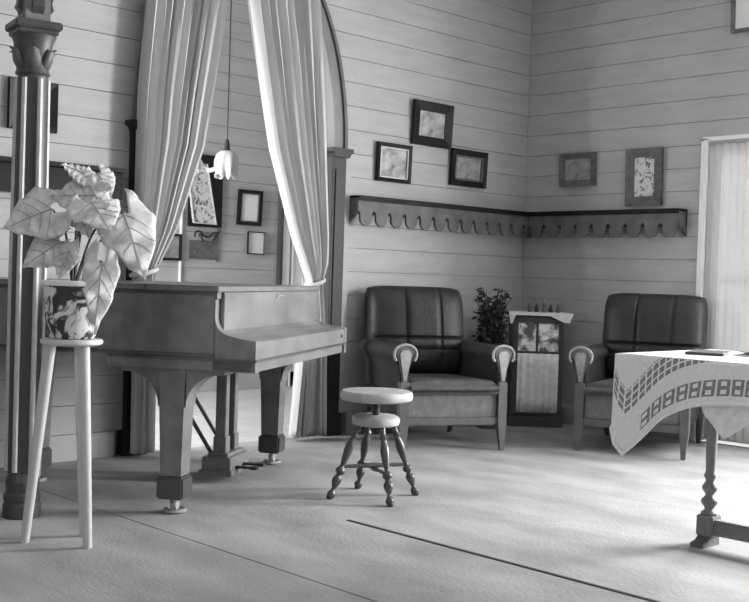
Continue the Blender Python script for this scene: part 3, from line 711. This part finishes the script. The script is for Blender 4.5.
# ------------------------------------------------------------------ corner cabinet with a curtained door
cb = thing('corner_cabinet', 'small dark cabinet with two glass panes and a gathered curtain in the corner', 'cabinet', (-.385, -.455, 0), rad(-43.8))
hw, dp, hh = .175, .20, .745     # origin at front bottom centre
bm = NB(); box(bm, -hw, hw, .012, dp, .07, hh, .004); obj('body', bm, 'mid_wood', cb)
bm = NB(); box(bm, -hw-.01, hw+.01, -.01, dp+.005, .0, .075, .004); obj('plinth', bm, 'dark_wood', cb)
bm = NB(); box(bm, -hw-.02, hw+.02, -.02, dp+.005, hh, hh+.022, .004); obj('top_board', bm, 'dark_wood', cb)
dr = NB()
for x0_, x1_ in ((-hw+.008, -hw+.042), (hw-.036, hw-.008)): box(dr, x0_, x1_, -.012, .012, .085, hh-.008, .002)
for z0_, z1_ in ((.085, .115), (.485, .51), (hh-.045, hh-.008)): box(dr, -hw+.042, hw-.036, -.012, .012, z0_, z1_, .002)
box(dr, -.012, .002, -.012, .012, .51, hh-.045, .002)
door_c = obj('door', dr, 'dark_wood', cb)
for x0_, x1_ in ((-hw+.040, -.010), (.0, hw-.034)):
    bm = NB(); box(bm, x0_, x1_, .001, .004, .508, hh-.043); obj('pane', bm, 'cab_print', door_c)
bm = NB(); grid(bm, lambda u, v: (lerp(-hw+.040, hw-.034, u), -.024+.010*sin(u*34+.6*sin(u*9))*(1-.5*v), lerp(.10, .495, v)), 80, 4); obj('gathered_curtain', bm, 'cab_curtain', door_c, smooth=True, solid=.002)
bm = NB(); lathe(bm, [(0, 0), (.006, 0), (.005, .01), (.010, .018), (0, .024)], 10, mtx=frame_at((-hw+.022, -.012, .45), (-hw+.022, -.1, .45))); obj('door_knob', bm, 'brass', door_c)
# linen runner: top plus two pointed ends
rn = thing('linen_runner', 'white linen runner with pointed ends over the corner cabinet', 'cloth', (-.385, -.455, hh+.022), rad(-43.8))
bm = NB(); box(bm, -hw-.025, hw+.03, -.03, dp, 0.0005, .004); obj('runner_top', bm, 'linen', rn)
bm = NB(); prism(bm, [(-hw-.028, .004), (hw+.055, .004), (hw+.030, -.062), (hw-.01, -.058), (hw-.10, -.018), (-hw+.02, -.016), (-hw-.005, -.075), (-hw-.018, -.07)], 'y', -.034, -.030); bmesh.ops.triangulate(bm, faces=[f for f in bm.faces if len(f.verts) > 4]); obj('runner_drop', bm, 'linen', rn)
# ornaments on the cabinet
R0 = Matrix.Translation((-.385, -.455, hh+.0265)) @ Matrix.Rotation(rad(-43.8), 4, 'Z')
names = ['leftmost', 'second', 'third', 'fourth', 'rightmost']
for k in range(5):
    p = R0 @ Vector((-.055+.048*k, .04+.02*(k % 2), 0))
    hgt = [.075, .062, .085, .058, .07][k]
    t = thing('small_bottle', '%s of the five small bottles lined up on the corner cabinet' % names[k], 'bottle', p, 0, 'bottles on the corner cabinet')
    bm = NB(); lathe(bm, [(0, 0), (.013, 0), (.015, .006), (.015, hgt*.5), (.007, hgt*.68), (.006, hgt*.9), (.009, hgt*.92)], 12); obj('bottle_body', bm, 'iron' if k % 2 else 'frame_grey', t, smooth=True)
    bm = NB(); lathe(bm, [(.009, hgt*.92), (.009, hgt), (0, hgt)], 10); obj('stopper', bm, 'pale_wood', t, smooth=True)
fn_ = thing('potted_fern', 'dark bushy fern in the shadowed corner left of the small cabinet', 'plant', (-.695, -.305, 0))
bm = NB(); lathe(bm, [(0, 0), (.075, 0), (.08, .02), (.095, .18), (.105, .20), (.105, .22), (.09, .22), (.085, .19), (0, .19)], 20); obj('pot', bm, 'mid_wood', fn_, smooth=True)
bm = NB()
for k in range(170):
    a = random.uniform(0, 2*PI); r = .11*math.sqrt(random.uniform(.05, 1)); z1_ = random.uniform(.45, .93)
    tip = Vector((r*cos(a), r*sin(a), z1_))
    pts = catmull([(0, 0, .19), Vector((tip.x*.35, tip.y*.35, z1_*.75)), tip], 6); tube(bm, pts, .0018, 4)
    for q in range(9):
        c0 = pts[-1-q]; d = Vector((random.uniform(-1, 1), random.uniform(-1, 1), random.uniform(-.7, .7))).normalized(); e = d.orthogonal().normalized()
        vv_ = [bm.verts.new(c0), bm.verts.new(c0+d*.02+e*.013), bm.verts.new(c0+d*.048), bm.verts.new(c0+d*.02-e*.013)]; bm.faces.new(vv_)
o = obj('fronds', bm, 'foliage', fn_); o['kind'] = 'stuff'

# ------------------------------------------------------------------ trestle table with lace cloth
tx0, tx1, ty0, ty1, tz = -2.86, -2.20, -4.15, -2.76, .715
tb = thing('trestle_table', 'wooden trestle table with turned post under the lace cloth', 'table', ((tx0+tx1)/2, (ty0+ty1)/2, 0))
lx, ly_ = (tx1-tx0)/2, (ty1-ty0)/2
bm = NB(); box(bm, -lx, lx, -ly_, ly_, tz-.025, tz, .004); obj('table_top', bm, 'table_wood', tb)
for s in (1, -1):
    yy = s*(ly_-.20)
    bm = NB(); lathe(bm, turned([(.026, .112), (.031, .122), (.017, .137), (.030, .16), (.030, .172), (.016, .19), (.028, .21), (.027, .225), (.016, .243), (.024, .262), (.018, .28), (.019, .32), (.024, .55), (.023, .62), (.030, .635), (.030, .665)]), 18, 0, yy)
    post = obj('post', bm, 'table_wood', tb, smooth=True)
    bm = NB(); box(bm, -.034, .034, yy-.034, yy+.034, .035, .114, .004); obj('post_block', bm, 'table_wood', post)
    bm = NB(); prism(bm, [(-.085, 0), (.036, 0), (.036, .036), (-.03, .036), (-.05, .022), (-.085, .016)], 'y', yy-.026, yy+.026)
    obj('foot', bm, 'mid_wood', tb)
    bm = NB(); box(bm, -.26, .26, yy-.03, yy+.03, .655, tz-.025, .004); obj('bearer', bm, 'mid_wood', tb)
bm = NB(); box(bm, -.020, .020, -(ly_-.20), ly_-.20, .042, .100, .004); obj('stretcher', bm, 'table_wood', tb)
# cloth: top sheet and a hanging lace border with a long drooping corner at the left
cl = thing('lace_tablecloth', 'white tablecloth with lace-square border drooping to a point at the corner', 'tablecloth', ((tx0+tx1)/2, (ty0+ty1)/2, tz))
bm = NB(); box(bm, -lx-.006, lx+.006, -ly_-.006, ly_+.006, .0005, .005, .002); obj('cloth_top', bm, 'linen', cl)
# perimeter: start at far right corner (lx, ly), go along the end (y=ly) to the left corner (-lx, ly), then along the long side x=-lx towards -y, and round
per = []
def seg(p, q, n_):
    for k in range(n_): per.append(((Vector(p).lerp(Vector(q), k/n_))))
e_ = .008
corners = [(lx+e_, ly_+e_), (-lx-e_, ly_+e_), (-lx-e_, -ly_-e_), (lx+e_, -ly_-e_)]
seg(corners[0], corners[1], 22); seg(corners[1], corners[2], 46); seg(corners[2], corners[3], 22); seg(corners[3], corners[0], 46)
per.append(Vector(corners[0])); NP = len(per)-1
cum = [0.]
for a, b in zip(per, per[1:]): cum.append(cum[-1]+(b-a).length)
sc_ = 22*((2*lx+2*e_)/22)
def hang(s):
    d = s-sc_           # signed distance from the drooping corner along the hem
    h = .13
    h += .235*math.exp(-(abs(d-.055)/(.10 if d < .055 else .15))**1.25)
    # the opposite corners droop a little too
    for c_ in (sc_+2*ly_+2*e_, 0, sc_*2+2*ly_):
        h += .10*math.exp(-((s-c_)/.12)**2)
    return h
def outn(i):
    p = per[i % NP]; n_ = Vector((0, 0))
    ax_, ay_ = p.x/(lx+e_), p.y/(ly_+e_)
    n_ = Vector((math.copysign(max(0, (abs(ax_)-.80)/.20)**1.5, ax_), math.copysign(max(0, (abs(ay_)-.90)/.10)**1.5, ay_)))
    return n_.normalized() if n_.length > 1e-4 else Vector((0, 0))
def skirt(u, v):
    i = min(NP, round(u*NP)); p = per[i]; s = cum[i]; h = hang(s); n_ = outn(i)
    fl = .006+.03*v*(1-.8*max(0, h-.13)/.235)+.010*sin(s*26)*v + .022*v*sin((s-sc_)*34)*math.exp(-((s-sc_-.05)/.22)**2)
    return (p.x+n_.x*fl, p.y+n_.y*fl, .003-h*v+(.0 if v > 0 else .0))
SQ = .052
bm = NB(); grid(bm, skirt, NP, 14, lambda u, v: ((cum[min(NP, round(u*NP))]-sc_-.055)/SQ, hang(cum[min(NP, round(u*NP))])*(1-v))); obj('lace_border', bm, 'lace', cl, smooth=True, solid=.002)
def hem(i, v): return skirt(i/NP, v)
bm = NB(); tube(bm, [hem(i, 1.0) for i in range(NP)], .008, 6); obj('hem_edging', bm, 'linen', cl, smooth=True)
# plain under-cloth corner showing further along the side
uc = thing('under_cloth', 'plain cloth point hanging below the lace border near the picture\'s edge', 'cloth', ((tx0+tx1)/2, (ty0+ty1)/2, tz))
bm = NB(); ya = ly_-.30
prism(bm, [(ya-.02, -.045), (ya-.24, -.045), (ya-.22, -.20), (ya-.13, -.262), (ya-.05, -.18)], 'x', -lx-.004, -lx-.001)
obj('cloth_point', bm, 'cab_curtain', uc)
# papers and a thin book on the table
bm = NB(); box(bm, -.11, .11, -.07, .07, 0, .010, .002); bk_ = NB()
t = thing('thin_book', 'thin dark book lying on the lace tablecloth', 'book', (-2.52, -2.93, tz+.0055), rad(20))
obj('cover', bm, 'book', t); box(bk_, -.105, .112, -.066, .066, .002, .008); obj('pages', bk_, 'paper', t)
t = thing('paper_sheets', 'pale papers lying on the tablecloth beside the thin book', 'papers', (-2.42, -3.16, tz+.0055), rad(-15))
bm = NB(); grid(bm, lambda u, v: (-.10+.2*u, -.14+.28*v, .002+.012*(2*v-1)**2*u), 6, 8); obj('sheet', bm, 'paper', t, solid=.001)
bm = NB(); grid(bm, lambda u, v: (-.08+.2*u, -.12+.26*v, .006+.010*(2*u-1)**2), 6, 8); obj('sheet', bm, 'paper', t, solid=.001)

# ------------------------------------------------------------------ plant stand, pot and plant
SX = Vector((-4.430, -1.550, 0))
ang = rad(-43.8)              # local x = to the right as seen from the room
ps = thing('plant_stand', 'tall pale plant stand with slender splayed legs at the left', 'plant stand', SX, ang)
bm = NB(); lathe(bm, [(0, .700), (.095, .700), (.106, .706), (.108, .714), (.104, .722), (0, .724)], 32); obj('stand_top', bm, 'stand_white', ps, smooth=True)
for (ax_, ay_, bx_, by_) in ((.050, -.03, .088, -.055), (-.075, .0, -.148, .0), (.01, .07, .03, .12)):
    bm = NB(); tube(bm, [(bx_, by_, 0), (lerp(bx_, ax_, .5), lerp(by_, ay_, .5), .35), (ax_, ay_, .705)], [.016, .019, .021], 12); obj('leg', bm, 'stand_white', ps, smooth=True)
bm = NB(); tube(bm, [(.062, -.04, .50), (-.10, 0, .50)], .007, 8); tube(bm, [(-.10, 0, .50), (.016, .085, .50)], .007, 8); tube(bm, [(.016, .085, .50), (.062, -.04, .50)], .007, 8)
sp_ = thing('flower_pot', 'patterned flower pot with dark floral sprays on the pale stand', 'pot', SX+Vector((0, 0, .7245)), ang)
bm.free()
bm = NB(); lathe(bm, [(0, 0), (.074, 0), (.082, .012), (.098, .10), (.100, .165), (.106, .185), (.107, .198), (.098, .200), (.090, .185), (.088, .16), (0, .16)], 40); obj('pot_body', bm, 'pot', sp_, smooth=True)
bm = NB(); lathe(bm, [(.1065, .183), (.1095, .187), (.1095, .198), (.1065, .201)], 40); obj('pot_rim', bm, 'linen', sp_, smooth=True)
pl = thing('leafy_plant', 'large-leaved plant with pale arrow-shaped leaves in the patterned pot', 'plant', SX+Vector((0, 0, .886)), ang)
bm = NB(); lathe(bm, [(0, .006), (.06, .006), (.086, .001), (.086, 0), (0, 0)], 24); obj('soil', bm, 'soil', pl)
def leaf(base, tip, width, nrm=(0, -1, .35), curl=.25, droop=.15, wave=.0, root=(0, 0, .0)):
    """base = petiole joint, tip = leaf apex, both local to the plant"""
    base = Vector(base); tip = Vector(tip); d = tip-base; Lf = d.length; d.normalize()
    n_ = Vector(nrm); n_ = (n_-d*n_.dot(d)).normalized(); s = d.cross(n_).normalized()
    # half width along the blade from the lobes (-.35) to the tip (1)
    tab = [(-.36, .10), (-.30, .26), (-.18, .38), (0, .47), (.15, .50), (.35, .45), (.55, .34), (.75, .20), (.9, .08), (1, 0)]
    def fn(u, v):
        t_ = lerp(-.36, 1, u); a = 2*v-1; hw_ = interp(tab, t_)*width
        inner = 0
        if t_ < 0: inner = .30*(-t_/.36)*width*.5
        x_ = math.copysign(inner+(hw_-inner)*abs(a), a) if t_ < 0 else a*hw_
        z_ = -curl*abs(a)**1.6*hw_ - droop*Lf*max(0, t_)**2 + wave*Lf*.05*sin(t_*14)*abs(a) + .010*(abs(a)*abs(sin(t_*16)))
        return base+d*(t_*Lf)+s*x_+n_*z_
    bm = NB(); grid(bm, fn, 26, 12)
    # cut the notch between the two basal lobes
    bm.faces.ensure_lookup_table(); bmesh.ops.delete(bm, geom=[bm.faces[i_*12+j_] for i_ in range(7) for j_ in (5, 6)], context='FACES')
    lf = obj('leaf', bm, 'leaf', pl, smooth=True, solid=.0015)
    bm = NB(); tube(bm, [fn((t_+.36)/1.36, .5)+n_*.0015 for t_ in (0, .2, .4, .6, .8, .95)], [.0032, .0028, .0022, .0018, .0014, .0008], 6)
    for t_, e in ((.02, .35), (.22, .5), (.45, .68)):
        for sgn in (0, 1):
            pts = []
            for k in range(5):
                q = k/4*.9; pts.append(fn((lerp(t_, e, q)+.36)/1.36, .5+(.5*q if sgn else -.5*q))+n_*.0015)
            tube(bm, pts, [.0018, .0016, .0013, .001, .0007], 5)
    obj('vein', bm, 'vein', lf)
    root = Vector(root); mid = root.lerp(base, .55)+Vector((0, 0, .06))-Vector(((base.x-root.x)*.15, 0, 0))
    bm = NB(); tube(bm, catmull([root, mid, base+n_*-.004], 8), .0042, 7); obj('petiole', bm, 'stem', pl, smooth=True)
# px offsets turned into metres on the plant's own scale: x right, z up, y away from the room's middle
def Q(px, py, y=0.): return ((px-73)/288., y, (293-py)/288.)
leaf(Q(55, 211, -.06), Q(12, 231, -.12), .21, (.55, -.65, .6), .15, .10, 1)
leaf(Q(95, 196, -.02), Q(52, 196, -.05), .20, (.45, -.75, .5), .2, .12, 1)
leaf(Q(92, 203, -.04), Q(116, 229, -.10), .20, (.5, -.8, .35), .2, .10, 1)
leaf(Q(84, 176, .03), Q(58, 163, .00), .12, (.4, -.5, .75), .25, .1)
leaf(Q(92, 172, .04), Q(108, 196, .02), .12, (.55, -.8, .3), .25, .15)
leaf(Q(122, 212, .0), Q(150, 276, -.07), .22, (.5, -.85, .2), .2, .08, 1)
leaf(Q(64, 243, -.05), Q(32, 268, -.12), .15, (.5, -.7, .5), .2, .15)
leaf(Q(106, 262, -.06), Q(103, 334, -.10), .13, (.5, -.85, .1), .2, .04, 1)
leaf(Q(78, 214, -.01), Q(92, 238, -.05), .10, (.4, -.8, .4), .2, .1)
leaf(Q(72, 252, -.05), Q(66, 282, -.105), .08, (.4, -.8, .4), .2, .1)
leaf(Q(118, 238, .02), Q(140, 262, -.02), .12, (.5, -.8, .35), .2, .1)
